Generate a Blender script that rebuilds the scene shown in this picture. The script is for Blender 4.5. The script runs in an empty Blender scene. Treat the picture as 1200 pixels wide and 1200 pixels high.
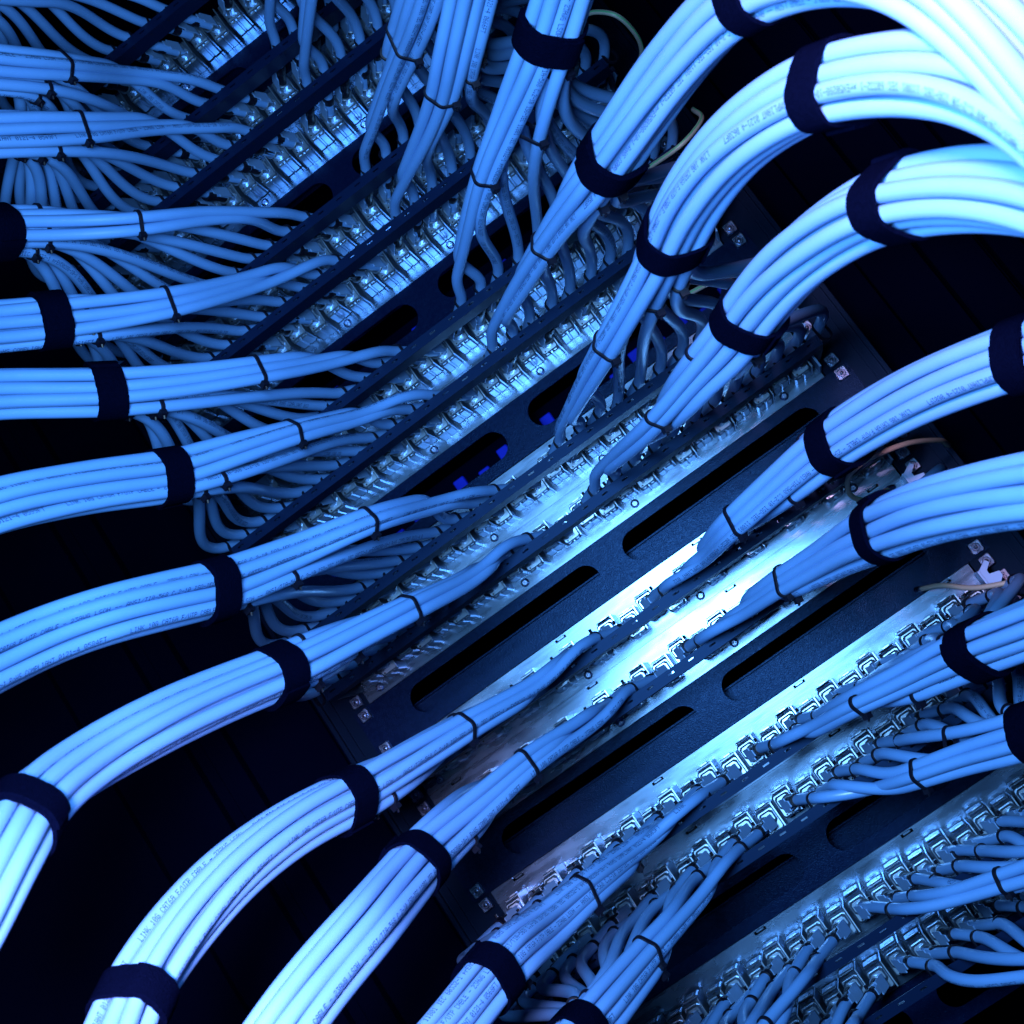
import bpy, bmesh, math, random
import numpy as np
from mathutils import Matrix, Vector

random.seed(7)
rng = np.random.default_rng(7)
SC = bpy.context.scene
COL = SC.collection

# ------------------------------------------------------------------ camera
# rack coordinates in millimetres: u along the panels, v down the rack, w out of the rack
U = 44.45
rv = np.array([-0.15987859524559148, 0.18238830222926433, -0.6143251066733137])
TR = np.array([-13.186632910590397, -87.77476854421444, 1119.3422574406216])
FPX = 1611.6581635707535


def rodrigues(r):
    th = np.linalg.norm(r)
    k = r / th
    K = np.array([[0, -k[2], k[1]], [k[2], 0, -k[0]], [-k[1], k[0], 0]])
    return np.eye(3) + np.sin(th) * K + (1 - np.cos(th)) * K @ K


RC = rodrigues(rv)
_c = -RC.T @ TR
CAM = np.array([_c[0], _c[1], -_c[2]])


def proj(p):
    p = np.atleast_2d(p)
    x = np.c_[p[:, 0], p[:, 1], -p[:, 2]] @ RC.T + TR
    return np.c_[600 + FPX * x[:, 0] / x[:, 2], 600 + FPX * x[:, 1] / x[:, 2]]


def in_view(p, m=45):
    q = proj(p)
    return bool(np.any((q[:, 0] > -m) & (q[:, 0] < 1200 + m) & (q[:, 1] > -m) & (q[:, 1] < 1200 + m)))


def W(p):
    """rack millimetres -> world metres (Z up, panels face -Y)"""
    p = np.asarray(p, float)
    return np.stack([p[..., 0], -p[..., 2], -p[..., 1]], -1) * 0.001


def wdir(a):
    return Vector((a[0], a[2], -a[1]))


cd = bpy.data.cameras.new('camera')
cam = bpy.data.objects.new('camera', cd)
COL.objects.link(cam)
xr, yd, zf = wdir(RC[0]), wdir(RC[1]), wdir(RC[2])
M = Matrix.Identity(4)
for i in range(3):
    M[i][0], M[i][1], M[i][2] = xr[i], -yd[i], -zf[i]
    M[i][3] = W(CAM)[i]
cam.matrix_world = M
cd.sensor_width = 36.0
cd.lens = FPX / 1200 * 36.0
cd.clip_start, cd.clip_end = 0.01, 50
cd.dof.use_dof = True
cd.dof.focus_distance = 0.93
cd.dof.aperture_fstop = 20
SC.camera = cam
SC.render.resolution_x = SC.render.resolution_y = 1024

# ------------------------------------------------------------------ light
SC.view_settings.view_transform = 'Standard'
SC.view_settings.look = 'None'
SC.view_settings.exposure = 0
SC.view_settings.gamma = 1
world = bpy.data.worlds.new('World')
SC.world = world
world.use_nodes = True
bg = world.node_tree.nodes['Background']
bg.inputs[0].default_value = (0.01, 0.05, 0.26, 1)
bg.inputs[1].default_value = 0.05


def lamp(name, pos, target, size, power, color, spread=180):
    l = bpy.data.lights.new(name, 'AREA')
    l.shape = 'DISK'
    l.size = size
    l.energy = power
    l.color = color
    l.spread = math.radians(spread)
    o = bpy.data.objects.new(name, l)
    COL.objects.link(o)
    a, b = Vector(W(pos)), Vector(W(target))
    o.location = a
    o.rotation_euler = (b - a).to_track_quat('-Z', 'Y').to_euler()
    return o


lamp('key_lamp', (10, 158, 940), (20, 130, 0), 0.24, 23, (0.33, 0.66, 1.0))
lamp('right_fill', (130, 60, 1010), (290, 120, 600), 0.08, 2.4, (1.0, 0.50, 0.66), 46)  # added fill, not a real source: whitens the near ends of the right bundles
lamp('left_fill', (-40, 250, 990), (-255, 285, 500), 0.08, 1.9, (0.92, 0.58, 0.84), 40)  # second added fill, makes the outer ends of the lower left bundles paler

# ------------------------------------------------------------------ materials


def mat(name, color, rough=0.5, metal=0.0, spec=0.5, bump=None, rvar=None, cvar=None, stretch=None, tint=(1, 1, 1)):
    m = bpy.data.materials.new(name)
    m.use_nodes = True
    nt = m.node_tree
    b = nt.nodes['Principled BSDF']
    b.inputs['Base Color'].default_value = (*color, 1)
    b.inputs['Roughness'].default_value = rough
    b.inputs['Metallic'].default_value = metal
    b.inputs['Specular IOR Level'].default_value = spec
    b.inputs['Specular Tint'].default_value = (*tint, 1)
    tc = nt.nodes.new('ShaderNodeTexCoord')
    mp = nt.nodes.new('ShaderNodeMapping')
    nt.links.new(tc.outputs['Object'], mp.inputs[0])
    if stretch:
        mp.inputs['Scale'].default_value = stretch

    def noise(scale, detail=3):
        n = nt.nodes.new('ShaderNodeTexNoise')
        n.inputs['Scale'].default_value = scale
        n.inputs['Detail'].default_value = detail
        nt.links.new(mp.outputs[0], n.inputs['Vector'])
        return n
    if rvar:
        n = noise(rvar[0], 4)
        r = nt.nodes.new('ShaderNodeMapRange')
        r.inputs['From Min'].default_value = 0.3
        r.inputs['From Max'].default_value = 0.7
        r.inputs['To Min'].default_value = rough - rvar[1]
        r.inputs['To Max'].default_value = rough + rvar[1]
        nt.links.new(n.outputs[0], r.inputs[0])
        nt.links.new(r.outputs[0], b.inputs['Roughness'])
    if cvar:
        n = noise(cvar[0], 5)
        cr = nt.nodes.new('ShaderNodeMix')
        cr.data_type = 'RGBA'
        cr.inputs[6].default_value = (*[c * (1 - cvar[1]) for c in color], 1)
        cr.inputs[7].default_value = (*[min(1, c * (1 + cvar[1])) for c in color], 1)
        nt.links.new(n.outputs[0], cr.inputs[0])
        nt.links.new(cr.outputs[2], b.inputs['Base Color'])
    if bump:
        n = noise(bump[0], 3)
        bp = nt.nodes.new('ShaderNodeBump')
        bp.inputs['Strength'].default_value = bump[1]
        bp.inputs['Distance'].default_value = bump[2]
        nt.links.new(n.outputs[0], bp.inputs['Height'])
        nt.links.new(bp.outputs[0], b.inputs['Normal'])
    return m


MAT = dict(
    cable=mat('blue_cable_jacket', (0.056, 0.152, 0.380), 0.35, bump=(900, 0.08, 0.0004), cvar=(60, 0.06), spec=0.65),
    ink=mat('cable_print_ink', (0.004, 0.013, 0.055), 0.6, spec=0.1),
    metal=mat('nickel_plated_sheet', (0.070, 0.122, 0.215), 0.27, 1.0, rvar=(28, 0.06), bump=(60, 0.07, 0.0005), stretch=(1, 1, 5)),
    jack=mat('cast_jack_metal', (0.20, 0.30, 0.45), 0.32, 0.92),
    dark=mat('powder_coated_black', (0.0006, 0.0018, 0.012), 0.27, tint=(0.15, 0.4, 1.0), spec=0.12, bump=(1300, 0.5, 0.0004), rvar=(300, 0.06)),
    rail=mat('black_rail_paint', (0.0003, 0.0010, 0.005), 0.45, tint=(0.15, 0.4, 1.0), spec=0.12, bump=(1500, 0.2, 0.0003)),
    bar=mat('dark_bar_paint', (0.0009, 0.0030, 0.016), 0.45, tint=(0.15, 0.4, 1.0), spec=0.15, bump=(2000, 0.25, 0.0002)),
    velcro=mat('hook_and_loop_black', (0.0004, 0.0008, 0.005), 0.95, spec=0.0, bump=(1400, 0.9, 0.0012), cvar=(500, 0.4)),
    tie=mat('black_nylon', (0.0015, 0.002, 0.007), 0.4, spec=0.2),
    zinc=mat('zinc_nut', (0.14, 0.22, 0.40), 0.28, 1.0, rvar=(200, 0.1)),
    steel=mat('dark_screw_steel', (0.16, 0.22, 0.40), 0.25, 1.0),
    wire=mat('earth_wire_sheath', (0.17, 0.18, 0.18), 0.5),
    wiregreen=mat('earth_wire_stripe', (0.05, 0.20, 0.11), 0.5),
    tongue=mat('shield_tongue', (0.09, 0.19, 0.40), 0.5, 0.35),
    tag=mat('pale_rail_tag', (0.16, 0.20, 0.36), 0.5),
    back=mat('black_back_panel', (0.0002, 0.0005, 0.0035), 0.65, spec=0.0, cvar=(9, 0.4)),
    blueport=mat('blue_port_shutter', (0.0004, 0.006, 0.22), 0.6, spec=0.05),
)

# ------------------------------------------------------------------ mesh helpers


class MB:
    def __init__(self):
        self.v, self.f, self.m, self.n = [], [], [], 0

    def add(self, v, f, mi=0):
        v = np.asarray(v, float)
        self.v.append(v)
        for q in f:
            self.f.append(tuple(int(i) + self.n for i in q))
            self.m.append(mi)
        self.n += len(v)
        return self

    def box(self, u0, u1, v0, v1, w0, w1, mi=0, b=0.0):
        if b <= 0:
            c = [(u, v, w) for w in (w0, w1) for v in (v0, v1) for u in (u0, u1)]
            f = [(0, 1, 3, 2), (4, 6, 7, 5), (0, 4, 5, 1), (2, 3, 7, 6), (0, 2, 6, 4), (1, 5, 7, 3)]
            return self.add(c, f, mi)
        # bevelled outer rim (towards +w), straight behind
        def ring(d, w):
            e = 0.6 * b + d
            a, bb, c2, d2 = u0 + d, u1 - d, v0 + d, v1 - d
            return [(a + b, c2, w), (bb - b, c2, w), (bb, c2 + b, w), (bb, d2 - b, w), (bb - b, d2, w), (a + b, d2, w), (a, d2 - b, w), (a, c2 + b, w)]
        v = ring(0, w0) + ring(0, w1 - b) + ring(b * 0.8, w1)
        f = [tuple(range(7, -1, -1)), tuple(range(16, 24))]
        for k in (0, 8):
            for i in range(8):
                j = (i + 1) % 8
                f.append((k + i, k + j, k + 8 + j, k + 8 + i))
        return self.add(v, f, mi)

    def tube(self, P, r, n=10, mi=0, cap=True, closed=False, flat=None):
        P = np.asarray(P, float)
        T, N, B = frames(P, closed)
        a = np.linspace(0, 2 * np.pi, n, endpoint=False)
        rr = np.broadcast_to(np.asarray(r, float), (len(P),))
        ca, sa = np.cos(a), np.sin(a)
        V = P[:, None] + rr[:, None, None] * (ca[None, :, None] * N[:, None] + sa[None, :, None] * B[:, None])
        m = len(P)
        f = []
        for i in range(m if closed else m - 1):
            i2 = (i + 1) % m
            for j in range(n):
                k = (j + 1) % n
                f.append((i * n + j, i * n + k, i2 * n + k, i2 * n + j))
        if cap and not closed:
            f.append(tuple(range(n - 1, -1, -1)))
            f.append(tuple((m - 1) * n + j for j in range(n)))
        return self.add(V.reshape(-1, 3), f, mi)

    def cyl(self, c, ax, r, h, n=12, mi=0):
        c, ax = np.asarray(c, float), np.asarray(ax, float)
        ax = ax / np.linalg.norm(ax)
        return self.tube([c, c + ax * h], r, n, mi)

    def build(self, name, mats, parent=None, origin=(0, 0, 0), smooth=False):
        v = np.concatenate(self.v) - np.asarray(origin, float)
        me = bpy.data.meshes.new(name)
        me.from_pydata(W(v).tolist(), [], self.f)
        if not isinstance(mats, (list, tuple)):
            mats = [mats]
        for m in mats:
            me.materials.append(MAT[m])
        me.polygons.foreach_set('material_index', self.m)
        if smooth:
            me.polygons.foreach_set('use_smooth', [True] * len(self.f))
        me.update()
        return obj(name, me, parent)


def obj(name, me, parent=None):
    o = bpy.data.objects.new(name, me)
    COL.objects.link(o)
    if parent:
        o.parent = parent
    return o


def smooth_by_angle(o, deg=40):
    o.data.polygons.foreach_set('use_smooth', [True] * len(o.data.polygons))
    try:
        o.data.set_sharp_from_angle(angle=math.radians(deg))
    except Exception:
        pass


def frames(P, closed=False):
    m = len(P)
    if closed:
        T = np.roll(P, -1, 0) - np.roll(P, 1, 0)
    else:
        T = np.gradient(P, axis=0)
    T /= np.linalg.norm(T, axis=1)[:, None] + 1e-12
    N = np.zeros_like(P)
    a = np.array([0, 0, 1.0]) if abs(T[0][2]) < 0.9 else np.array([0, 1.0, 0])
    n = a - T[0] * (a @ T[0])
    N[0] = n / np.linalg.norm(n)
    for i in range(1, m):
        n = N[i - 1] - T[i] * (N[i - 1] @ T[i])
        N[i] = n / (np.linalg.norm(n) + 1e-12)
    B = np.cross(T, N)
    return T, N, B


def resample(P, step):
    P = np.asarray(P, float)
    s = np.r_[0, np.cumsum(np.linalg.norm(np.diff(P, axis=0), axis=1))]
    n = max(2, int(round(s[-1] / step)) + 1)
    t = np.linspace(0, s[-1], n)
    return np.stack([np.interp(t, s, P[:, i]) for i in range(3)], 1)


def catmull(P, per=24):
    P = np.asarray(P, float)
    Q = np.vstack([2 * P[0] - P[1], P, 2 * P[-1] - P[-2]])
    out = []
    for i in range(1, len(Q) - 2):
        p0, p1, p2, p3 = Q[i - 1:i + 3]
        d = [max(1e-6, np.linalg.norm(b - a)) ** 0.5 for a, b in ((p0, p1), (p1, p2), (p2, p3))]
        t0, t1, t2, t3 = 0, d[0], d[0] + d[1], d[0] + d[1] + d[2]
        t = np.linspace(t1, t2, per, endpoint=False)[:, None]
        A1 = (t1 - t) / (t1 - t0) * p0 + (t - t0) / (t1 - t0) * p1
        A2 = (t2 - t) / (t2 - t1) * p1 + (t - t1) / (t2 - t1) * p2
        A3 = (t3 - t) / (t3 - t2) * p2 + (t - t2) / (t3 - t2) * p3
        B1 = (t2 - t) / (t2 - t0) * A1 + (t - t0) / (t2 - t0) * A2
        B2 = (t3 - t) / (t3 - t1) * A2 + (t - t1) / (t3 - t1) * A3
        out.append((t2 - t) / (t2 - t1) * B1 + (t - t1) / (t2 - t1) * B2)
    out.append(Q[-2:-1])
    return np.vstack(out)


def thing(name, label, cat, pos=(0, 0, 0), group=None):
    o = bpy.data.objects.new(name, None)
    COL.objects.link(o)
    o.empty_display_size = 0.02
    o.location = W(np.array(pos, float))
    o['label'], o['category'] = label, cat
    if group:
        o['group'] = group
    return o


# 5x7 dot matrix letters for the cable print and the rail tags
FONT = {}
for ch, rows in {
    '0': '01110 10001 10011 10101 11001 10001 01110', '1': '00100 01100 00100 00100 00100 00100 01110',
    '2': '01110 10001 00001 00110 01000 10000 11111', '3': '11111 00010 00100 00010 00001 10001 01110',
    '4': '00010 00110 01010 10010 11111 00010 00010', '5': '11111 10000 11110 00001 00001 10001 01110',
    '6': '00110 01000 10000 11110 10001 10001 01110', '7': '11111 00001 00010 00100 01000 01000 01000',
    '8': '01110 10001 10001 01110 10001 10001 01110', '9': '01110 10001 10001 01111 00001 00010 01100',
    'A': '01110 10001 10001 11111 10001 10001 10001', 'B': '11110 10001 10001 11110 10001 10001 11110',
    'C': '01110 10001 10000 10000 10000 10001 01110', 'E': '11111 10000 10000 11110 10000 10000 11111',
    'F': '11111 10000 10000 11110 10000 10000 10000', 'G': '01110 10001 10000 10111 10001 10001 01111',
    'H': '10001 10001 10001 11111 10001 10001 10001', 'I': '01110 00100 00100 00100 00100 00100 01110',
    'K': '10001 10010 10100 11000 10100 10010 10001', 'L': '10000 10000 10000 10000 10000 10000 11111',
    'M': '10001 11011 10101 10101 10001 10001 10001', 'N': '10001 10001 11001 10101 10011 10001 10001',
    'O': '01110 10001 10001 10001 10001 10001 01110', 'P': '11110 10001 10001 11110 10000 10000 10000',
    'R': '11110 10001 10001 11110 10100 10010 10001', 'S': '01111 10000 10000 01110 00001 00001 11110',
    'T': '11111 00100 00100 00100 00100 00100 00100', 'U': '10001 10001 10001 10001 10001 10001 01110',
    'W': '10001 10001 10001 10101 10101 10101 01010', '/': '00000 00001 00010 00100 01000 10000 00000',
    '-': '00000 00000 00000 11111 00000 00000 00000', '.': '00000 00000 00000 00000 00000 01100 01100',
    'p': '00000 00000 11110 10001 11110 10000 10000', 'r': '00000 00000 10110 11001 10000 10000 10000',
    'o': '00000 00000 01110 10001 10001 10001 01110',
}.items():
    runs = []
    for y, row in enumerate(rows.split()):
        x = 0
        while x < 5:
            if row[x] == '1':
                x2 = x
                while x2 < 5 and row[x2] == '1':
                    x2 += 1
                runs.append((y, x, x2))
                x = x2
            else:
                x += 1
    FONT[ch] = runs
PRINT = 'LINK 10G CAT6A F/UTP CABLE - 23AWG LSOH -- ANSI/TIA-568 C.2-10 ISO-IEC 11801 IEC 60332-1 prEN50288-10-1 RoHS COMPLIANT 0121-4 0%dFT      '

# ------------------------------------------------------------------ cabinet structure


def structure(o):
    o['kind'] = 'structure'
    return o


b = MB()
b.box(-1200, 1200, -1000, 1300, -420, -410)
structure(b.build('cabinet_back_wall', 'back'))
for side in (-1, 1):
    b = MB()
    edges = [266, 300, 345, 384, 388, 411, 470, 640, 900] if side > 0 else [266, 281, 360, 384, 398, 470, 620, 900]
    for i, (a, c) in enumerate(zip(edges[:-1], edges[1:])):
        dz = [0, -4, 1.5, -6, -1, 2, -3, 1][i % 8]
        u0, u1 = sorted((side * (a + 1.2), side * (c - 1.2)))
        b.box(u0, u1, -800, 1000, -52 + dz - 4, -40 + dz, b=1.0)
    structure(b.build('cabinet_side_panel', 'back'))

# rack posts with their clamping nuts and unit tags
BOUND = [k + 0.5 for k in range(-10, 14)]
Q0 = 16.5
nut_me = screwhead_me = None


def make_nut(parent, u, v, first=[None, None]):
    if first[0] is None:
        b = MB()
        b.box(-4.9, 4.9, -4.9, 4.9, 0, 2.6, b=0.8)
        n = b.build('clamp_nut', 'zinc', parent)
        b = MB()
        ring = [(3.0 * math.cos(a), 3.0 * math.sin(a), 2.75) for a in np.linspace(0, 2 * math.pi, 18, endpoint=False)]
        b.tube(ring, 0.35, 6, 0, closed=True)
        b.tube([(0, 0, 2.2), (0, 0, 2.9)], 2.75, 16, 0)
        b.tube([(0, 0, 2.9), (0, 0, 3.5), (0, 0, 3.9)], [1.7, 1.5, 0.5], 12, 0)
        s = b.build('screw', 'steel', n, smooth=False)
        first[0], first[1] = n, s
    else:
        n = first[0].copy()
        COL.objects.link(n)
        s = first[1].copy()
        COL.objects.link(s)
        n.parent = parent
        s.parent = n
    n.location = W(np.array([u, v, 1.6]))
    n.rotation_euler = (0, random.uniform(-0.12, 0.12), 0)
    return n


def text_quads(mb, txt, u0, v0, w, size, down=True):
    """flat dot matrix writing; reads down the rail (along v) with its top towards +u"""
    for i, ch in enumerate(txt):
        for (y, x, x2) in FONT[ch]:
            a0, a1 = v0 + (i * 6 + x) * size, v0 + (i * 6 + x2) * size
            b0, b1 = u0 - y * size, u0 - (y + 1) * size
            mb.add([(b0, a0, w), (b0, a1, w), (b1, a1, w), (b1, a0, w)], [(0, 1, 2, 3)])


for side in (-1, 1):
    post = thing('rack_post', 'black rack post with square nuts, right of the panels' if side > 0 else 'black rack post in shadow at the left ends of the panels', 'rack post', (side * 245, 0, 0))
    b = MB()
    u0, u1 = sorted((side * 222.5, side * 262))
    b.box(u0, u1, -800, 1000, -3.2, -1.4)
    u0, u1 = sorted((side * 260, side * 263.5))
    b.box(u0, u1, -800, 1000, -60, 2.5)
    u0, u1 = sorted((side * 252.2, side * 254.6))
    b.box(u0, u1, -800, 1000, -1.4, 0.4)
    b.build('post_body', 'rail', post, origin=(side * 245, 0, 0))
    for k in BOUND:
        for d in (-6.35, 6.35):
            p = (side * 232.55, k * U - Q0 + d)
            if in_view([(p[0], p[1], 0)], 20) and not (side < 0 and k < 2):
                make_nut(post, side * 232.55 - side * 245, p[1])
    for k in BOUND:      # square punched holes down the post edge
        pass
    if side > 0:
        for txt, (tu, tv) in {'021': (233.5, 110.5), '024': (236, 340.5), '021 ': (226, -157)}.items():
            t = MB()
            t.box(tu - 4.2, tu + 4.2, tv - 5.4, tv + 5.4, -1.4, 0.6, b=0.5)
            tag = t.build('unit_tag', 'tag', post, origin=(245, 0, 0))
            t = MB()
            text_quads(t, txt.strip(), tu + 2.1, tv - 4.2, 0.75, 0.5)
            t.build('printed_number', 'ink', tag, origin=(245, 0, 0))

# ------------------------------------------------------------------ blank plates with slots


def plate_with_slots(name, parent, u0, u1, v0, v1, slots, w0, w1, material):
    bm = bmesh.new()

    def loop(pts):
        vs = [bm.verts.new(W(np.array([p[0], p[1], w1]))) for p in pts]
        for i in range(len(vs)):
            bm.edges.new((vs[i], vs[(i + 1) % len(vs)]))
    loop([(u0, v0), (u1, v0), (u1, v1), (u0, v1)])
    for (a, c, t, bt) in slots:
        r = (bt - t) / 2
        vc = (t + bt) / 2
        pts = [(c - r + r * math.cos(x), vc + r * math.sin(x)) for x in np.linspace(-math.pi / 2, math.pi / 2, 14)]
        pts += [(a + r + r * math.cos(x), vc + r * math.sin(x)) for x in np.linspace(math.pi / 2, 3 * math.pi / 2, 14)]
        loop(pts)
    bmesh.ops.triangle_fill(bm, use_beauty=True, edges=bm.edges[:], normal=(0, -1, 0))
    r = bmesh.ops.extrude_face_region(bm, geom=bm.faces[:])
    d = Vector((0, (w1 - w0) * 0.001, 0))
    for x in r['geom']:
        if isinstance(x, bmesh.types.BMVert):
            x.co += d
    bmesh.ops.recalc_face_normals(bm, faces=bm.faces[:])
    me = bpy.data.meshes.new(name)
    bm.to_mesh(me)
    bm.free()
    me.materials.append(MAT[material])
    return obj(name, me, parent)


BLANK_LABEL = {
    -8: 'black slotted blank plate near the top edge, mostly behind dark cable bars',
    -5: 'black slotted blank plate between silver panels, under the upper left fanned cables',
    -2: 'black slotted blank plate with small blue squares showing, upper of the two such plates',
    1: 'black slotted blank plate with blue squares showing below the bright screw line at centre',
    4: 'long black blank plate with two open slots, upper of the two plates at centre',
    7: 'black blank plate with two slots lying between bright glare panel and lower right panels',
    10: 'dark shadowed blank plate with slots, second lowest in the lower right corner',
    13: 'black blank plate at the very bottom right corner below the last plugs',
}
for k, lab in BLANK_LABEL.items():
    o = thing('blank_plate', lab, 'blank plate', (0, k * U, 0), 'black slotted blank plates')
    plate_with_slots('plate', o, -241, 241, -38.0, 5.7, [(-195, -9.5, -29.2, -4.2), (16, 201, -29.2, -4.2)], -0.2, 1.2, 'dark')
    b = MB()
    b.box(-222, 222, -37.9, -36.7, -24, -0.3)
    b.box(-222, 222, 4.4, 5.6, -24, -0.3)
    b.build('folded_flange', 'dark', o)
    if k in (4, 7, 10):
        b = MB()
        b.box(-221, 221, -19.5, 4.2, -34, -32.6)
        b.box(-221, 221, -20.2, -19.0, -34, -26)
        b.build('rear_stiffener', 'dark', o)
    if k in (-2, 1):
        t = thing('port_strip', {-2: 'row of small blue ports glimpsed through the upper pair of slots', 1: 'row of small blue ports glimpsed through the slots left of centre'}[k], 'port strip', (0, k * U - 16, -62), 'blue ports behind blank plates')
        b = MB()
        b.box(-221, 221, -20, 20, -6, 0)
        b.build('carrier', 'back', t)
        me = None
        for i, u in enumerate(np.arange(-207, 214, 23)):
            if me is None:
                b = MB()
                b.box(-5.5, 5.5, -7, 7, 0.2, 7, b=1.0)
                q = b.build('port_shutter', 'blueport', t)
                me = q
            else:
                q = me.copy()
                COL.objects.link(q)
                q.parent = t
            q.location = W(np.array([u, -4 + 6 * (i % 2), 0]))

# ------------------------------------------------------------------ patch panels
SIN, COS = 0.33, 0.944


def jack_mesh(side):
    b = MB()
    b.box(-7.2, -0.12, -9.8, 9.8, 0.3, 22, b=1.3)
    b.box(0.12, 7.2, -9.8, 9.8, 0.3, 22, b=1.3)
    b.box(-0.6, 0.6, -9.0, 9.2, 0.3, 20.8)
    b.box(-6.9, 6.9, -9.3, 8.6, 21.0, 25.5, b=1.0)            # rear cover
    b.box(-5.8, 5.8, -7.8, 2.5, 25.4, 28.5, b=1.6)            # stepped cover
    b.box(-4.6, -3.4, 6.3, 7.5, 25.5, 26.2, 1)
    b.box(7.45, 8.35, -11.5, 9.2, 0.3, 30)                    # side wall plates
    b.box(-6.6, 6.6, -12.2, -9.9, 4, 19, b=0.9)               # release latch on top
    b.box(-2.2, 3.2, -13.1, -12.1, 8, 16)
    d = np.array([side * SIN, 0, COS])
    b.tube([np.array([0, 0, 24.0]), np.array([0, 0, 24.0]) + d * 9], [5.2, 4.9], 16)
    n = np.array([side * COS, 0, -side * SIN * side])
    n = np.cross(d, [0, 1, 0])
    ring = [np.array([0, 0, 24.5]) + d * 9 + 5.3 * (math.cos(a) * n + math.sin(a) * np.array([0, 1, 0])) for a in np.linspace(0, 2 * math.pi, 20, endpoint=False)]
    b.tube(ring, 0.8, 6, closed=True)
    return b


def clamp_mesh(side):
    """shield tongue along the cable and the black band that holds it"""
    b = MB()
    d = np.array([side * SIN, 0, COS])
    n = np.cross(d, [0, 1, 0])
    o = np.array([0, 0, 24.0])
    e = np.array([0, 1.0, 0])

    def slab(s0, s1, h0, h1, c0, c1, mi):
        v = []
        for s, h in ((s0, h0), (s1, h1)):
            for y in (c0, c1):
                for x in (-h, h):
                    v.append(o + d * s + e * y + n * x)
        b.add(v, [(0, 2, 3, 1), (4, 5, 7, 6), (0, 1, 5, 4), (2, 6, 7, 3), (0, 4, 6, 2), (1, 3, 7, 5)], mi)
    # bent tongue on the inner side of the cable, seen from the front
    ni = np.array([-side * COS, 0, SIN])

    def leaf(s0, s1, h0, h1, a0, a1):
        v = [o + d * s_ + ni * (a_ + q) + e * y for s_, h_, a_ in ((s0, h0, a0), (s1, h1, a1)) for q in (0, 0.9) for y in (-h_, h_)]
        b.add(v, [(0, 2, 3, 1), (4, 5, 7, 6), (0, 1, 5, 4), (2, 6, 7, 3), (0, 4, 6, 2), (1, 3, 7, 5)], 0)
    leaf(3, 8, 3.4, 5.2, 3.6, 5.6)
    leaf(8.1, 22, 5.2, 5.2, 5.6, 4.9)
    leaf(22.1, 28, 3.0, 2.4, 4.9, 4.7)
    P = [o + d * s for s in (23.5, 28.0, 32.5)]
    b.tube(P, [4.7, 5.0, 4.7], 14, 1)
    b.tube([o + d * 30 + e * -5.4 - n * 1, o + d * 30 + e * -8.2 - n * 1], 1.3, 6, 1)
    for s in (9,):
        b.tube([o + d * s, o + d * (s + 13)], [4.05, 4.05], 12, 1)
    return b


JM = {}
for s in (-1, 1):
    j = jack_mesh(s).build('jack', ['jack', 'tie'])
    c = clamp_mesh(s).build('cable_clamp', ['tongue', 'tie'], j)
    JM[s] = (j, c)


def jack_pos(n):
    return 9 + 18 * n, (-14.5 if n % 2 == 0 else -10.2)


ROWS = [-9, -7, -6, -4, -3, -1, 0, 2, 3, 5, 6, 8, 9, 11, 12]
PANEL_LABEL = {
    -9: 'silver patch panel at the top left corner, its jack row nearest the corner',
    -7: 'silver patch panel behind the second perforated bar from the top left corner',
    -6: 'silver patch panel with bright jack undersides, behind the third bar from the top left',
    -4: 'silver patch panel behind the fourth perforated bar from the top left corner',
    -3: 'silver patch panel with shiny jacks just above the upper blue lit slots',
    -1: 'silver patch panel directly above the panel bordering the lower slots with blue squares',
    0: 'silver patch panel with two screws in view, right above the lower slots with blue squares',
    2: 'bright patch panel just below the lower slots showing blue squares',
    3: 'patch panel whose lower edge borders the long black plate with two open slots',
    5: 'glaring white patch panel just below the long black plate with two open slots',
    6: 'glaring patch panel above the second black plate with open slots',
    8: 'patch panel with upright jack tops just below the second black plate with open slots',
    9: 'patch panel with metal plug tongues, above the shadowed blank plate at lower right',
    11: 'second lowest patch panel at lower right with a row of square plug tongues',
    12: 'lowest patch panel in the bottom right corner with angled plug tongues',
}
scr = hook = None
PANELS = {}
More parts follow.
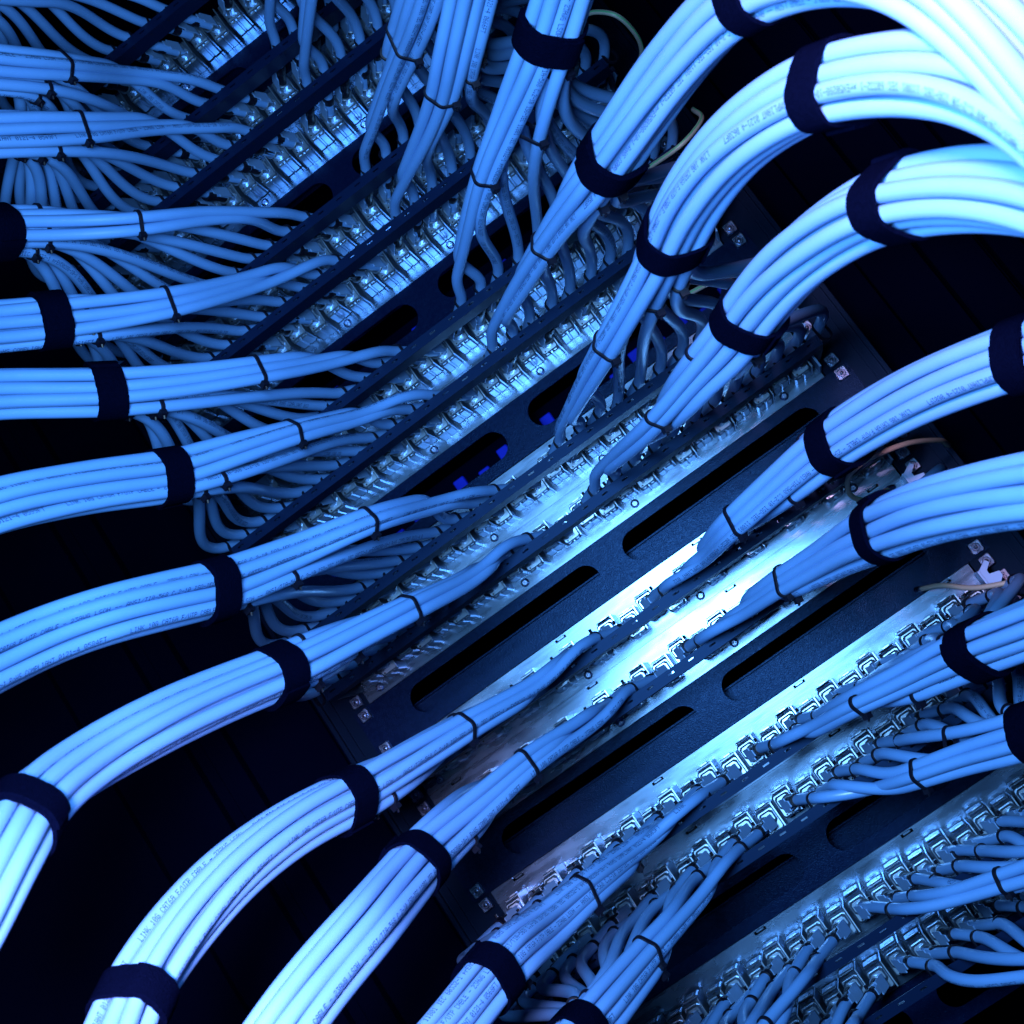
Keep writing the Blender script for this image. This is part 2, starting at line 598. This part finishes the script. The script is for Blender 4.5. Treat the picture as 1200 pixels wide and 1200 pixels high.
for k in ROWS:
    o = thing('patch_panel', PANEL_LABEL[k], 'patch panel', (0, k * U, 0), 'silver patch panels in the rack')
    PANELS[k] = o
    b = MB()
    xs = [-224.5]
    for nx in (-199, -65, 67, 199):
        xs += [nx - 5, nx + 5]
    xs += [221]
    b.box(-224.5, 221, -34.6, 6.0, -1.4, 0)
    for a, c in zip(xs[::2], xs[1::2]):
        b.box(a, c, -38.2, -34.6, -1.4, 0)
    b.box(-224.5, 221, 4.8, 6.0, -22, -1.4)
    b.box(-224.5, 221, -38.2, -37.0, -22, -1.4)
    b.build('face_plate', 'metal', o)
    for nx in (-199, -65, 67, 199):
        if hook is None:
            b = MB()
            b.box(-3.6, 3.6, -1.1, 1.1, -5, -1.0, b=0.5)
            hook = h = b.build('hook_tab', 'metal', o)
        else:
            h = hook.copy()
            COL.objects.link(h)
            h.parent = o
        h.location = W(np.array([nx, -36.3, 0.0]))
    for u in (-210, -63, 45, 187.7):
        if scr is None:
            b = MB()
            b.tube([(0, 0, 0), (0, 0, 0.9), (0, 0, 1.4)], [3.0, 2.8, 1.9], 16, 0)
            b.box(-1.5, 1.5, -0.3, 0.3, 1.38, 1.5, 1)
            b.box(-0.3, 0.3, -1.5, 1.5, 1.36, 1.52, 1)
            b.tube([(3.3 * math.cos(a), 3.3 * math.sin(a), 0.05) for a in np.linspace(0, 6.2832, 16, endpoint=False)], 0.28, 5, 1, closed=True)
            scr = b.build('screw', ['zinc', 'steel'], o)
            s = scr
        else:
            s = scr.copy()
            COL.objects.link(s)
            s.parent = o
        s.location = W(np.array([u, 0, 0.0]))
        s.rotation_euler = (0, random.uniform(0, 1.5), 0)
    # earth bracket at the right end
    b = MB()
    pts = [(221.5, -30), (229, -34), (231, -31), (226, -27), (226, -24), (233, -22), (233, -18), (221.5, -8)]
    b.add([(p[0], p[1], 24) for p in pts] + [(p[0], p[1], 25.5) for p in pts],
          [tuple(range(7, -1, -1)), tuple(range(8, 16))] + [(i, (i + 1) % 8, 8 + (i + 1) % 8, 8 + i) for i in range(8)])
    b.box(219.6, 221.2, -30, 2, 0.2, 27)
    b.build('earth_bracket', 'tongue', o)
    # jacks
    for n in range(-12, 12):
        u, v = jack_pos(n)
        if not in_view([(u, k * U + v, 30)], 30):
            continue
        j0, c0 = JM[-1 if n < 0 else 1]
        j = j0.copy()
        c = c0.copy()
        COL.objects.link(j)
        COL.objects.link(c)
        j.parent = o
        c.parent = j
        j.location = W(np.array([u, v, 0.0 if n % 2 else 1.2]))
        j.rotation_euler = (random.uniform(-.02, .02), random.uniform(-.015, .015), random.uniform(-.02, .02))
    # cable bar: slotted front strip with a folded lower flange
    b = MB()
    b.box(-222, 222, -8.0, -5.2, 89.6, 91)
    b.box(-222, 222, -3.9, 0.0, 89.6, 91)
    e = -222
    for x in np.arange(-216, 217, 18):
        b.box(e, x - 2.6, -5.2, -3.9, 89.6, 91)
        e = x + 2.6
    b.box(e, 222, -5.2, -3.9, 89.6, 91)
    b.box(-222, 222, -1.4, 0.0, 74, 89.6)
    b.build('cable_bar', 'bar', o)
    for s in (-1, 1):
        b = MB()
        a, c = sorted((s * 222.2, s * 223.8))
        b.add([(x, y, w) for x in (a, c) for y, w in ((-14, 0.2), (-4, 0.2), (0, 70), (0, 91), (-8, 91))],
              [(4, 3, 2, 1, 0), (5, 6, 7, 8, 9), (0, 1, 6, 5), (1, 2, 7, 6), (2, 3, 8, 7), (3, 4, 9, 8), (4, 0, 5, 9)])
        b.build('side_arm', 'bar', o)
for s in JM:
    for o in JM[s][::-1]:
        bpy.data.objects.remove(o)

# ------------------------------------------------------------------ cable bundles
D = 8.1
RAD = D / 2
# 12 circles in a circle, slightly loose
DS = D * 1.045
SLOTS = [(0.577 * DS * math.cos(a), 0.577 * DS * math.sin(a)) for a in (math.pi / 2, math.pi / 2 + 2.0944, math.pi / 2 + 4.18879)]
for base in (0,):
    for a3 in range(3):
        c = math.pi / 2 + a3 * 2.0944 + math.pi / 3
        for dd in (-0.68, 0.0, 0.68):
            r = 1.527 * DS if dd else 1.16 * DS
            if not dd:
                r = 1.155 * DS
            SLOTS.append((r * math.cos(c + dd), r * math.sin(c + dd)))
SLOTS = np.array(SLOTS)


def unp(px, py, c):
    z = FPX * D / c
    X = np.linalg.solve(RC, np.array([(px - 600) / FPX * z, (py - 600) / FPX * z, z]) - TR)
    return np.array([X[0], X[1], -X[2]])


def hull_loop(C, r, n=44, soft=0):
    a = np.linspace(0, 2 * np.pi, n, endpoint=False)
    d = np.c_[np.cos(a), np.sin(a)]
    h = C @ d.T
    out = C[np.argmax(h, 0)] + r * d
    # even spacing along the hull
    P = np.vstack([out, out[:1]])
    s = np.r_[0, np.cumsum(np.linalg.norm(np.diff(P, axis=0), axis=1))]
    t = np.linspace(0, s[-1], n, endpoint=False)
    q = np.c_[np.interp(t, s, P[:, 0]), np.interp(t, s, P[:, 1])]
    if soft:
        m0 = q.mean(0)
        for _ in range(soft):
            q = 0.25 * np.roll(q, 1, 0) + 0.5 * q + 0.25 * np.roll(q, -1, 0)
        q = m0 + (q - m0) * 1.045
    return q


def band(mb, o, T, X, Y, C, r, width, thick, seed=0, rough=0.0, start=0.0, frac=1.0, n=64, soft=0):
    """a flat band wound round the cables (centres C in the X, Y plane at o)"""
    q = hull_loop(C, r, n, soft)
    if frac < 1:
        i0 = int(start * n)
        q = np.roll(q, -i0, 0)[:max(6, int(frac * n))]
    m = len(q)
    qn = hull_loop(C, r + thick, n, soft)
    if frac < 1:
        qn = np.roll(qn, -int(start * n), 0)[:m]
    rs = np.random.default_rng(seed)
    sk = rs.uniform(-0.12, 0.12)
    V = []
    for i in range(m):
        wv = 0.5 * width * (1 + rough * rs.uniform(-1, 1))
        wv2 = 0.5 * width * (1 + rough * rs.uniform(-1, 1))
        tilt = sk * q[i, 0]
        for (p, off) in ((q[i], -wv), (qn[i], -wv * 0.96), (qn[i], wv2 * 0.96), (q[i], wv2)):
            V.append(o + X * p[0] + Y * p[1] + T * (off + tilt))
    f = []
    for i in range(m if frac >= 1 else m - 1):
        j = (i + 1) % m
        for a in range(4):
            c = (a + 1) % 4
            f.append((i * 4 + a, j * 4 + a, j * 4 + c, i * 4 + c))
    if frac < 1:
        f += [(0, 1, 2, 3), (m * 4 - 1, m * 4 - 2, m * 4 - 3, m * 4 - 4)]
    mb.add(V, f)
    return q, qn


def zip_tie(parent, org, P, o, T, X, Y, C, head_dir, seed):
    mb = MB()
    q, qn = band(mb, o, T, X, Y, C, RAD + 0.15, 2.6, 1.1, seed)
    hd = np.array([head_dir @ X, head_dir @ Y])
    i = int(np.argmax(qn @ hd))
    c = o + X * qn[i, 0] + Y * qn[i, 1]
    out = X * hd[0] + Y * hd[1]
    out /= np.linalg.norm(out)
    tan = np.cross(out, T)
    V = [c + out * a + tan * b_ + T * e for a in (-1.2, 2.6) for b_ in (-2.4, 2.4) for e in (-2.3, 2.3)]
    mb.add(V, [(0, 1, 3, 2), (4, 6, 7, 5), (0, 4, 5, 1), (2, 3, 7, 6), (0, 2, 6, 4), (1, 5, 7, 3)])
    mb.tube([c + out * 2.4, c + out * 4.2 + tan * 1.2], [0.9, 0.8], 6)
    t = mb.build('cable_tie', 'tie', parent, origin=org)
    smooth_by_angle(t, 35)


def cable_mesh(parent, org, P, name='cable'):
    n = 14
    T, N, B = frames(P)
    a = np.linspace(0, 2 * np.pi, n, endpoint=False)
    V = (P[:, None] + RAD * (np.cos(a)[None, :, None] * N[:, None] + np.sin(a)[None, :, None] * B[:, None])).reshape(-1, 3)
    m = len(P)
    i = np.arange(m - 1)[:, None] * n
    j = np.arange(n)[None, :]
    k = (np.arange(n)[None, :] + 1) % n
    F = np.stack([i + j, i + k, i + n + k, i + n + j], -1).reshape(-1, 4)
    me = bpy.data.meshes.new(name)
    me.from_pydata(W(V - org).tolist(), [], F.tolist())
    me.materials.append(MAT['cable'])
    me.polygons.foreach_set('use_smooth', [True] * len(F))
    me.update()
    return obj(name, me, parent), (T, N, B)


def cable_print(parent, org, P, fr, phi, s0):
    """rows of printed dots wrapped on the jacket, reading towards the panel"""
    T, N, B = fr
    s = np.r_[0, np.cumsum(np.linalg.norm(np.diff(P, axis=0), axis=1))]
    txt = PRINT % random.randint(546, 671)
    R1 = RAD + 0.07
    px, py = 0.385, 0.44
    pitch = 6.15 * px
    quads = []
    nchar = int((s[-1] - 95) / pitch)
    for i in range(nchar):
        ch = txt[(i + s0) % len(txt)]
        if ch == ' ' or ch not in FONT:
            continue
        x0 = 4 + i * pitch
        for (y, xa, xb) in FONT[ch]:
            quads.append((x0 + xa * px, x0 + xb * px, (3.5 - y) * py, (2.6 - y) * py))
    if not quads:
        return
    qd = np.array(quads)
    vs = []
    for (a, yy) in ((0, 3), (1, 3), (1, 2), (0, 2)):
        ss = qd[:, a]
        c = np.stack([np.interp(ss, s, P[:, k]) for k in range(3)], 1)
        nn = np.stack([np.interp(ss, s, N[:, k]) for k in range(3)], 1)
        bb = np.stack([np.interp(ss, s, B[:, k]) for k in range(3)], 1)
        tt = np.cross(nn, bb)
        # up on the jacket = outward x tangent
        ang = phi + qd[:, yy] / R1
        vs.append(c + R1 * (np.cos(ang)[:, None] * nn + np.sin(ang)[:, None] * bb))
    V = np.stack(vs, 1)
    keep = np.ones(len(V), bool)
    q = proj(V[:, 0])
    keep &= (q[:, 0] > -30) & (q[:, 0] < 1230) & (q[:, 1] > -30) & (q[:, 1] < 1230)
    V = V[keep]
    if len(V) == 0:
        return
    F = np.arange(len(V) * 4).reshape(-1, 4)
    me = bpy.data.meshes.new('printed_text')
    me.from_pydata(W(V.reshape(-1, 3) - org).tolist(), [], F.tolist())
    me.materials.append(MAT['ink'])
    me.update()
    obj('printed_text', me, parent)


GROUP = 'blue network cable bundles'
# row, side, path in the photograph's pixels from far to near the panel as (x, y, cable width), straps and ties as path indices
BUNDLES = [
    (-9, -1, [(-150, -40, 15), (-60, -20, 14.3), (30, -8, 13.4), (100, -6, 12.6)], [], [], 'loose blue cables sweeping across the top left corner above the first bar'),
    (-9, 1, [(290, -170, 15.5), (270, -100, 14.5), (258, -45, 13.2)], [], [], 'few blue cables dropping in at the top edge, left of all other hanging bundles'),
    (-7, -1, [(-150, 62, 15.5), (-60, 74, 15), (0, 82, 14.6), (73, 87, 14), (150, 92, 13)], [], [3], 'blue bundle on the left edge, topmost one held by a cable tie'),
    (-7, 1, [(355, -180, 16.5), (340, -100, 15), (331, -45, 13.8), (327, 0, 13)], [], [], 'short hanging blue cables at the top edge beside the first silver jacks'),
    (-6, -1, [(-150, 160, 16), (-60, 160, 15.2), (0, 159, 14.8), (93, 156, 14.1), (180, 150, 13.2)], [], [3], 'blue bundle on the left edge, second from top, held by ties only'),
    (-6, 1, [(400, -190, 17), (384, -110, 15.8), (372, -45, 14.6), (364, 15, 13.6)], [], [], 'group of thin hanging blue cables at top edge with no strap or tie'),
    (-4, -1, [(-150, 280, 16), (-70, 277, 15.3), (7, 270, 14.6), (80, 267, 14.2), (156, 262, 13.9), (240, 252, 13.2)], [2], [4], 'blue bundle whose black strap is half cut by the left edge'),
    (-4, 1, [(545, -170, 19), (522, -80, 17.3), (502, -12, 16), (478, 52, 14.7), (463, 115, 13.4)], [], [3], 'hanging blue bundle gathered by one tie near the top, left of its tied twin'),
    (-3, -1, [(-150, 392, 16.5), (-70, 388, 15.8), (0, 383, 15.2), (63, 377, 14.8), (130, 369, 14.4), (198, 358, 14), (300, 330, 13)], [3], [5], 'blue bundle at left edge with printed text and a strap below the half cut one'),
    (-3, 1, [(605, -190, 20), (578, -100, 18.2), (556, -25, 16.9), (540, 40, 16), (521, 110, 14.8), (508, 175, 13.5)], [], [4], 'hanging blue bundle with a tie, between the tied bundle and the strapped one'),
    (-1, -1, [(-150, 470, 17), (-70, 468, 16.4), (0, 464, 15.8), (62, 463, 15.4), (130, 461, 15), (215, 452, 14.5), (297, 439, 14), (380, 424, 13.2)], [4], [6], 'left blue bundle whose strap lies third from the top on the left'),
    (-1, 1, [(712, -190, 22), (684, -90, 19.6), (662, -15, 18.3), (640, 55, 17.4), (608, 130, 16.2), (575, 208, 15), (562, 280, 13.4)], [3], [5], 'steep blue bundle with one strap close to the middle of the top edge'),
    (0, -1, [(-150, 640, 18.4), (-75, 614, 17.7), (0, 590, 17), (105, 570, 16), (208, 556, 15.1), (275, 536, 14.6), (345, 514, 14), (430, 488, 13.1)], [4], [6], 'left blue bundle strapped above the dark gap, fourth strap from the top left'),
    (0, 1, [(1330, 215, 33), (1240, 110, 31), (1165, 30, 29), (1085, -30, 27), (1000, -48, 25), (925, -35, 23), (858, 5, 21.2), (790, 80, 19.3), (740, 150, 18), (702, 205, 17), (670, 245, 16), (640, 289, 15), (618, 338, 13.5)], [6, 9], [11], 'big blue bundle arching off through the top edge with two straps, uppermost on the right'),
    (2, -1, [(-150, 855, 20.4), (-75, 808, 19.2), (0, 770, 18), (62, 742, 17.3), (125, 720, 16.8), (195, 702, 16.1), (260, 686, 15.4), (345, 652, 14.6), (430, 615, 14), (505, 592, 13)], [6], [8], 'left blue bundle with strap, just below the wide dark gap on the left'),
    (2, 1, [(1330, 230, 32), (1260, 160, 30), (1195, 112, 28), (1120, 88, 26), (1030, 90, 23.8), (948, 112, 22), (864, 166, 20), (812, 230, 18.4), (777, 302, 17), (746, 355, 16), (715, 405, 15), (690, 455, 13.4)], [5, 8], [10], 'blue bundle with two straps arching right, white with glare near the top right corner'),
    (3, -1, [(-110, 1190, 25), (-55, 1110, 23.4), (5, 1000, 21.4), (42, 942, 20), (105, 894, 18.5), (185, 850, 17.3), (262, 815, 16.3), (340, 783, 15.5), (408, 751, 14.8), (477, 717, 14.1), (560, 672, 13)], [3, 7], [9], 'left blue bundle with two straps, the lower strap cut by the left edge'),
    (3, 1, [(1380, 285, 29), (1290, 250, 27.2), (1200, 226, 25.2), (1110, 224, 23.2), (1022, 245, 21.3), (940, 298, 19.3), (895, 345, 18), (862, 392, 17), (820, 440, 16), (775, 490, 15), (736, 538, 13.4)], [4, 7], [9], 'blue bundle with two straps below the uppermost two arches, ending mid right edge'),
    (5, -1, [(90, 1330, 22.4), (122, 1255, 21.2), (143, 1205, 20.3), (165, 1158, 19.6), (215, 1085, 18.5), (275, 1020, 17.5), (345, 968, 16.5), (419, 929, 15.6), (480, 893, 14.9), (543, 856, 14.2), (640, 798, 13.2)], [3, 7], [9], 'blue bundle rising from the bottom edge at lower left with two straps'),
    (5, 1, [(1380, 370, 22), (1280, 390, 20.5), (1182, 420, 19), (1095, 454, 17.6), (1030, 488, 16.5), (968, 528, 15.5), (915, 572, 14.8), (862, 618, 14.2), (822, 655, 13.2)], [2, 5], [7], 'right blue bundle whose wide strap is cut by the right edge above mid height'),
    (6, -1, [(220, 1380, 22.2), (280, 1288, 21), (336, 1203, 20), (380, 1145, 19.1), (425, 1091, 18.2), (463, 1043, 17), (500, 1000, 16), (558, 947, 15), (616, 896, 14.2), (690, 844, 13.3)], [6], [8], 'blue bundle with one strap, second from lower left and rising to the glare panel'),
    (6, 1, [(1390, 565, 24.5), (1290, 566, 22.8), (1200, 575, 21), (1100, 596, 18.8), (1018, 630, 16.4), (970, 656, 15.2), (921, 684, 14.3), (862, 724, 13.3)], [4], [6], 'blue bundle from the right edge with strap, lying over the end of the glare panel'),
    (8, -1, [(400, 1370, 19.5), (455, 1295, 18.6), (525, 1210, 17.3), (560, 1165, 16.6), (594, 1125, 16), (640, 1086, 15), (687, 1044, 14.3), (762, 984, 13.3)], [4], [6], 'blue bundle from the bottom edge left of centre with its strap near the bottom'),
    (8, 1, [(1390, 660, 19), (1290, 700, 17.8), (1205, 735, 16.6), (1133, 764, 15.6), (1066, 797, 14.8), (1005, 826, 14.2), (945, 858, 13.4)], [3], [5], 'blue bundle at right edge with a strap above the row of square plug tongues'),
    (9, -1, [(540, 1400, 18.5), (590, 1322, 17.6), (645, 1250, 16.6), (692, 1196, 15.8), (760, 1118, 14.6), (830, 1040, 13.6)], [3], [4], 'blue bundle at the bottom edge whose strap is cut by that edge'),
    (9, 1, [(1370, 815, 16.8), (1280, 837, 16), (1198, 862, 15.2), (1135, 881, 14.6), (1075, 902, 14.1), (1010, 922, 13.4)], [2], [4], 'blue bundle at right edge with a strap cut by the edge, below the strapped one'),
    (11, -1, [(760, 1400, 17), (800, 1330, 16.2), (840, 1270, 15.4), (890, 1205, 14.5), (940, 1148, 13.8)], [], [3], 'blue cables with metal plug tongues leaving through the bottom edge, right of the cut strap'),
    (11, 1, [(1400, 950, 16.4), (1290, 990, 15.4), (1182, 1028, 14.5), (1110, 1052, 14)], [], [2], 'tied blue cables at lower right edge curving from square plug tongues'),
    (12, -1, [(860, 1420, 17), (900, 1345, 16), (945, 1270, 15), (990, 1205, 14.2)], [], [], 'pair of blue cables with plugs at the bottom edge near the right corner'),
    (12, 1, [(1400, 1085, 16.6), (1300, 1112, 15.8), (1210, 1132, 15), (1140, 1143, 14.4)], [], [], 'lowest blue cables in the bottom right corner, curving out to the right edge'),
]

for bi, (k, side, path, straps, ties, label) in enumerate(BUNDLES):
    rs = np.random.default_rng(100 + bi)
    ns = range(-1, -13, -1) if side < 0 else range(0, 12)
    v0 = k * U
    Bp = {n: np.array([jack_pos(n)[0] + side * 23, v0 - 12.0, 92.0]) for n in ns}
    kc = 1.04 if k >= 2 else (1.0 if k > -5 else 0.97)
    P3 = [unp(x_, y_, c_ * kc) for x_, y_, c_ in path]
    if side > 0 and k <= 3:
        P3 = P3[:-1]
    P3.append(Bp[list(ns)[0]] + np.array([side * 7, -1.5, 18.0]))
    C = catmull(P3, 30)
    sC = np.r_[0, np.cumsum(np.linalg.norm(np.diff(C, axis=0), axis=1))]
    marks = [sC[30 * i] for i in range(len(P3))]
    tot = sC[-1]
    G = resample(C, 4.0)
    # light smoothing of the hand-set depths
    for _ in range(6):
        G[1:-1] = 0.25 * G[:-2] + 0.5 * G[1:-1] + 0.25 * G[2:]
    sG = np.r_[0, np.cumsum(np.linalg.norm(np.diff(G, axis=0), axis=1))]
    marks = [m * sG[-1] / tot for m in marks]
    tot = sG[-1]
    T, N, B = frames(G)
    # a band is seen on the near side of the bundle: set it back along the axis so that it shows at the marked place
    for ip in list(straps) + list(ties):
        im = min(max(int(np.searchsorted(sG, marks[ip])), 1), len(G) - 2)
        vw = CAM - G[im]
        vw /= np.linalg.norm(vw)
        ca = abs(T[im] @ vw)
        marks[ip] -= min(30.0, (15.0 if ip in straps else 7.0) * ca / math.sqrt(max(0.02, 1 - ca * ca)))
    s_in = marks[straps[-1]] if straps else marks[max(0, len(path) - 3)]
    # preference: cables for the innermost jacks ride on the outside of the bend, facing the camera
    im = min(int(np.searchsorted(sG, s_in)), len(G) - 2)
    mean_out = np.mean([Bp[n] for n in list(ns)[5:]], 0)
    away = G[im] - mean_out
    away -= T[im] * (away @ T[im])
    away /= np.linalg.norm(away) + 1e-9
    view = CAM - G[im]
    view /= np.linalg.norm(view)
    pref = 0.75 * view + 0.65 * away
    px_, py_ = pref @ N[im], pref @ B[im]
    rot0 = rs.uniform(0, 2 * math.pi)
    cr, sr = math.cos(rot0), math.sin(rot0)
    SL = SLOTS @ np.array([[cr, sr], [-sr, cr]])
    order = np.argsort(-(SL @ np.array([px_, py_])))
    org = G[im].copy()
    root = thing('cable_bundle', label, 'cable bundle', org, GROUP)
    tw = rs.uniform(-0.0016, 0.0016)
    cables = {}
    depart = {}
    pathpos = {}
    for r, n in enumerate(ns):
        dvec = np.linalg.norm(G - Bp[n], axis=1)
        i = int(np.argmin(dvec))
        sd = s_in + 4 + 0.8 * (11 - r)
        lim = min(sG[i] - 8, tot - 22)
        for q in range(len(G) - 1, 0, -1):
            if sG[q] > lim:
                continue
            if sG[q] <= sd:
                break
            e = Bp[n] - G[q]
            if (e @ T[q]) / (np.linalg.norm(e) + 1e-9) > 0.965:
                sd = sG[q]
                break
        depart[n] = sd
        sl = SL[order[r]]
        idx = np.where(sG <= sd)[0]
        S = sG[idx]
        ang = tw * (S - s_in)
        sx = sl[0] * np.cos(ang) - sl[1] * np.sin(ang)
        sy = sl[0] * np.sin(ang) + sl[1] * np.cos(ang)
        ph = rs.uniform(0, 6.28, 4)
        amp = 0.55
        wob = 1 - 0.6 * np.clip((S - s_in - 25) / max(30.0, tot - s_in - 25), 0, 1)
        Q = G[idx] + N[idx] * (sx * wob + amp * np.sin(S / 31 + ph[0]) * 0.8)[:, None] + B[idx] * (sy * wob + amp * np.sin(S / 37 + ph[1]) * 0.8)[:, None]
        # from the bundle to the bar, then down to the jack
        u, v = jack_pos(n)
        J = np.array([u, v0 + v, 26.0])
        d = np.array([side * SIN, 0, COS])
        J2 = J + d * 34
        Bn = Bp[n] + np.array([rs.uniform(-2, 2), rs.uniform(-0.6, 0.3), 0])
        p0, t0 = Q[-1], T[idx[-1]]
        dist = np.linalg.norm(p0 - Bn)
        dB = np.array([side * 0.24, -0.02, 0.97])
        cosd = (Bn - p0) @ t0 / (dist + 1e-9)
        h0 = dist * (0.14 + 0.26 * max(0.0, cosd))
        h = 0.30 * dist
        t = np.linspace(0, 1, max(6, int(dist / 4)))[1:, None]
        bz = (1 - t) ** 3 * p0 + 3 * (1 - t) ** 2 * t * (p0 + t0 * h0) + 3 * (1 - t) * t ** 2 * (Bn + dB * h) + t ** 3 * Bn
        tail = catmull([bz[-2], Bn, J2 + np.array([0, -0.3, 0]), J + d * 14, J], 8)
        full = resample(np.vstack([Q, bz[:-1], tail[8:]]), 5.0)
        for _ in range(2):
            full[1:-1] = 0.25 * full[:-2] + 0.5 * full[1:-1] + 0.25 * full[2:]
        pathpos[n] = (full, Q, bz)
        if not in_view(full, 12):
            continue
        co, fr = cable_mesh(root, org, full)
        cables[n] = co
        mid = len(Q) // 2 if len(Q) > 4 else 0
        im2 = min(int(np.searchsorted(sG, s_in)), len(Q) - 1)
        vd = CAM - full[im2]
        phi = math.atan2(vd @ fr[2][im2], vd @ fr[1][im2]) + rs.choice([-0.75, -0.5, 0.45, 0.7]) + rs.normal(0, 0.2)
        if rs.random() < 0.30 and r < 10:
            cable_print(co, org, full, fr, phi, int(rs.integers(0, 130)))

    def ring_at(s, members, extra=None):
        i = int(np.searchsorted(sG, s))
        i = min(max(i, 1), len(G) - 2)
        o, t, X, Y = G[i], T[i], N[i], B[i]
        C2 = []
        for n in members:
            f = pathpos[n][0]
            dd = (f - o) @ t
            # crossing nearest to the plane among nearby points
            near = np.where(np.linalg.norm(f - o, axis=1) < 45)[0]
            if len(near) == 0:
                continue
            j = near[np.argmin(np.abs(dd[near]))]
            e = f[j] - o
            C2.append((e @ X, e @ Y))
        return o, t, X, Y, np.array(C2)

    for si, ip in enumerate(straps):
        o, t, X, Y, C2 = ring_at(marks[ip], ns)
        mb = MB()
        band(mb, o, t, X, Y, C2, RAD + 0.3, 19.5, 1.7, bi * 17 + si + 3, 0.025, soft=14)
        vdir = CAM - o
        band(mb, o + t * rs.uniform(-0.8, 0.8), t, X, Y, C2, RAD + 2.0, 18.8, 1.6, bi * 17 + si + 3, 0.03, rs.random(), 0.45, soft=14)
        st = mb.build('hook_strap', 'velcro', root, origin=org)
        smooth_by_angle(st, 40)
    down = np.array([-0.1 * side, 0.9, 0.1])
    for ip in ties:
        mem = [n for n in ns if depart[n] > marks[ip] - 4]
        mem = mem[:max(3, min(6, len(mem)))] if mem else list(ns)[:3]
        o, t, X, Y, C2 = ring_at(marks[ip], mem)
        if len(C2) >= 2:
            zip_tie(root, org, None, o, t, X, Y, C2, down, bi)
    # ties on small groups where they leave the bundle
    nl = list(ns)
    for a in range(3, 11, 2):
        g = nl[a:a + 2]
        if any(n not in cables for n in g):
            continue
        f = pathpos[g[0]][0]
        Lq, Lb = len(pathpos[g[0]][1]), len(pathpos[g[0]][2])
        s_at = depart[g[0]] + 14
        tf, xf, yf = frames(f)
        sf = np.r_[0, np.cumsum(np.linalg.norm(np.diff(f, axis=0), axis=1))]
        i = int(np.searchsorted(sf, s_at + rs.uniform(0, 10)))
        if i >= len(f) - 3:
            continue
        o, t, X, Y = f[i], tf[i], xf[i], yf[i]
        C2 = [(0.0, 0.0)]
        f2 = pathpos[g[1]][0]
        j = int(np.argmin(np.linalg.norm(f2 - o, axis=1)))
        e = f2[j] - o
        if np.linalg.norm(e) < 2.6 * D:
            C2.append((e @ X, e @ Y))
        zip_tie(root, org, None, o, t, X, Y, np.array(C2), down, bi * 13 + a + 50)
    # each cable is tied to the bar
    for n in nl:
        if n not in cables or not in_view([Bp[n]], 5):
            continue
        mb = MB()
        c = Bp[n] + np.array([-side * 1.0, 0.2, -5.0])
        d = np.array([side * 0.45, 0, 0.89])
        X = np.array([0, 1.0, 0])
        Y = np.cross(d, X)
        C2 = np.array([(0, 0), (6.6, 0)])
        band(mb, c, d, X, Y, C2, RAD + 0.25, 2.4, 1.0, n + 40)
        mb.build('cable_tie', 'tie', root, origin=org)

# ------------------------------------------------------------------ earth wires at the right ends of the panels
WIRES = [
    ('thin pale earth wire curving by the rack post, near the top edge', [(672, 22, 12), (700, 14, 12.3), (722, 18, 12.4), (742, 36, 12.2), (752, 60, 11.8), (744, 85, 11.4)]),
    ('thin earth wire with a green stripe beside the uppermost right strap', [(735, 212, 11.8), (770, 190, 12.2), (800, 168, 12.4), (822, 140, 12.2), (812, 128, 11.8)]),
    ('short pale earth wire showing between two right hand bundles', [(806, 345, 11.8), (840, 328, 12.1), (866, 322, 12.3), (890, 325, 12.0)]),
    ('pale looped earth wire beside the strap above the glare panel', [(1040, 574, 11.9), (1015, 586, 12.2), (995, 578, 12.6), (997, 555, 13.0), (1018, 538, 13.2), (1055, 522, 13.2), (1100, 516, 12.6), (1112, 522, 12.0)]),
    ('pale earth wire running off the right edge above the lower right plugs', [(1080, 690, 12.1), (1105, 686, 12.5), (1140, 689, 12.8), (1175, 684, 13), (1225, 672, 13.2), (1280, 655, 13.3)]),
]
for lab, pts in WIRES:
    P = resample(catmull([unp(p[0], p[1], p[2] * 1.06) for p in pts], 14), 3.0)
    org = P[len(P) // 2].copy()
    o = thing('earth_wire', lab, 'wire', org, 'thin earth wires at the panel ends')
    b = MB()
    b.tube(P, 1.9, 10)
    b.build('sheath', 'wire', o, origin=org, smooth=True)
    T, N, B = frames(P)
    b = MB()
    b.tube(P + N * 1.35, 0.75, 8)
    b.build('green_stripe', 'wiregreen', o, origin=org, smooth=True)
    b = MB()
    b.tube([P[0], P[0] - T[0] * 9], [2.5, 2.3], 10)
    b.build('crimp_lug', 'zinc', o, origin=org)
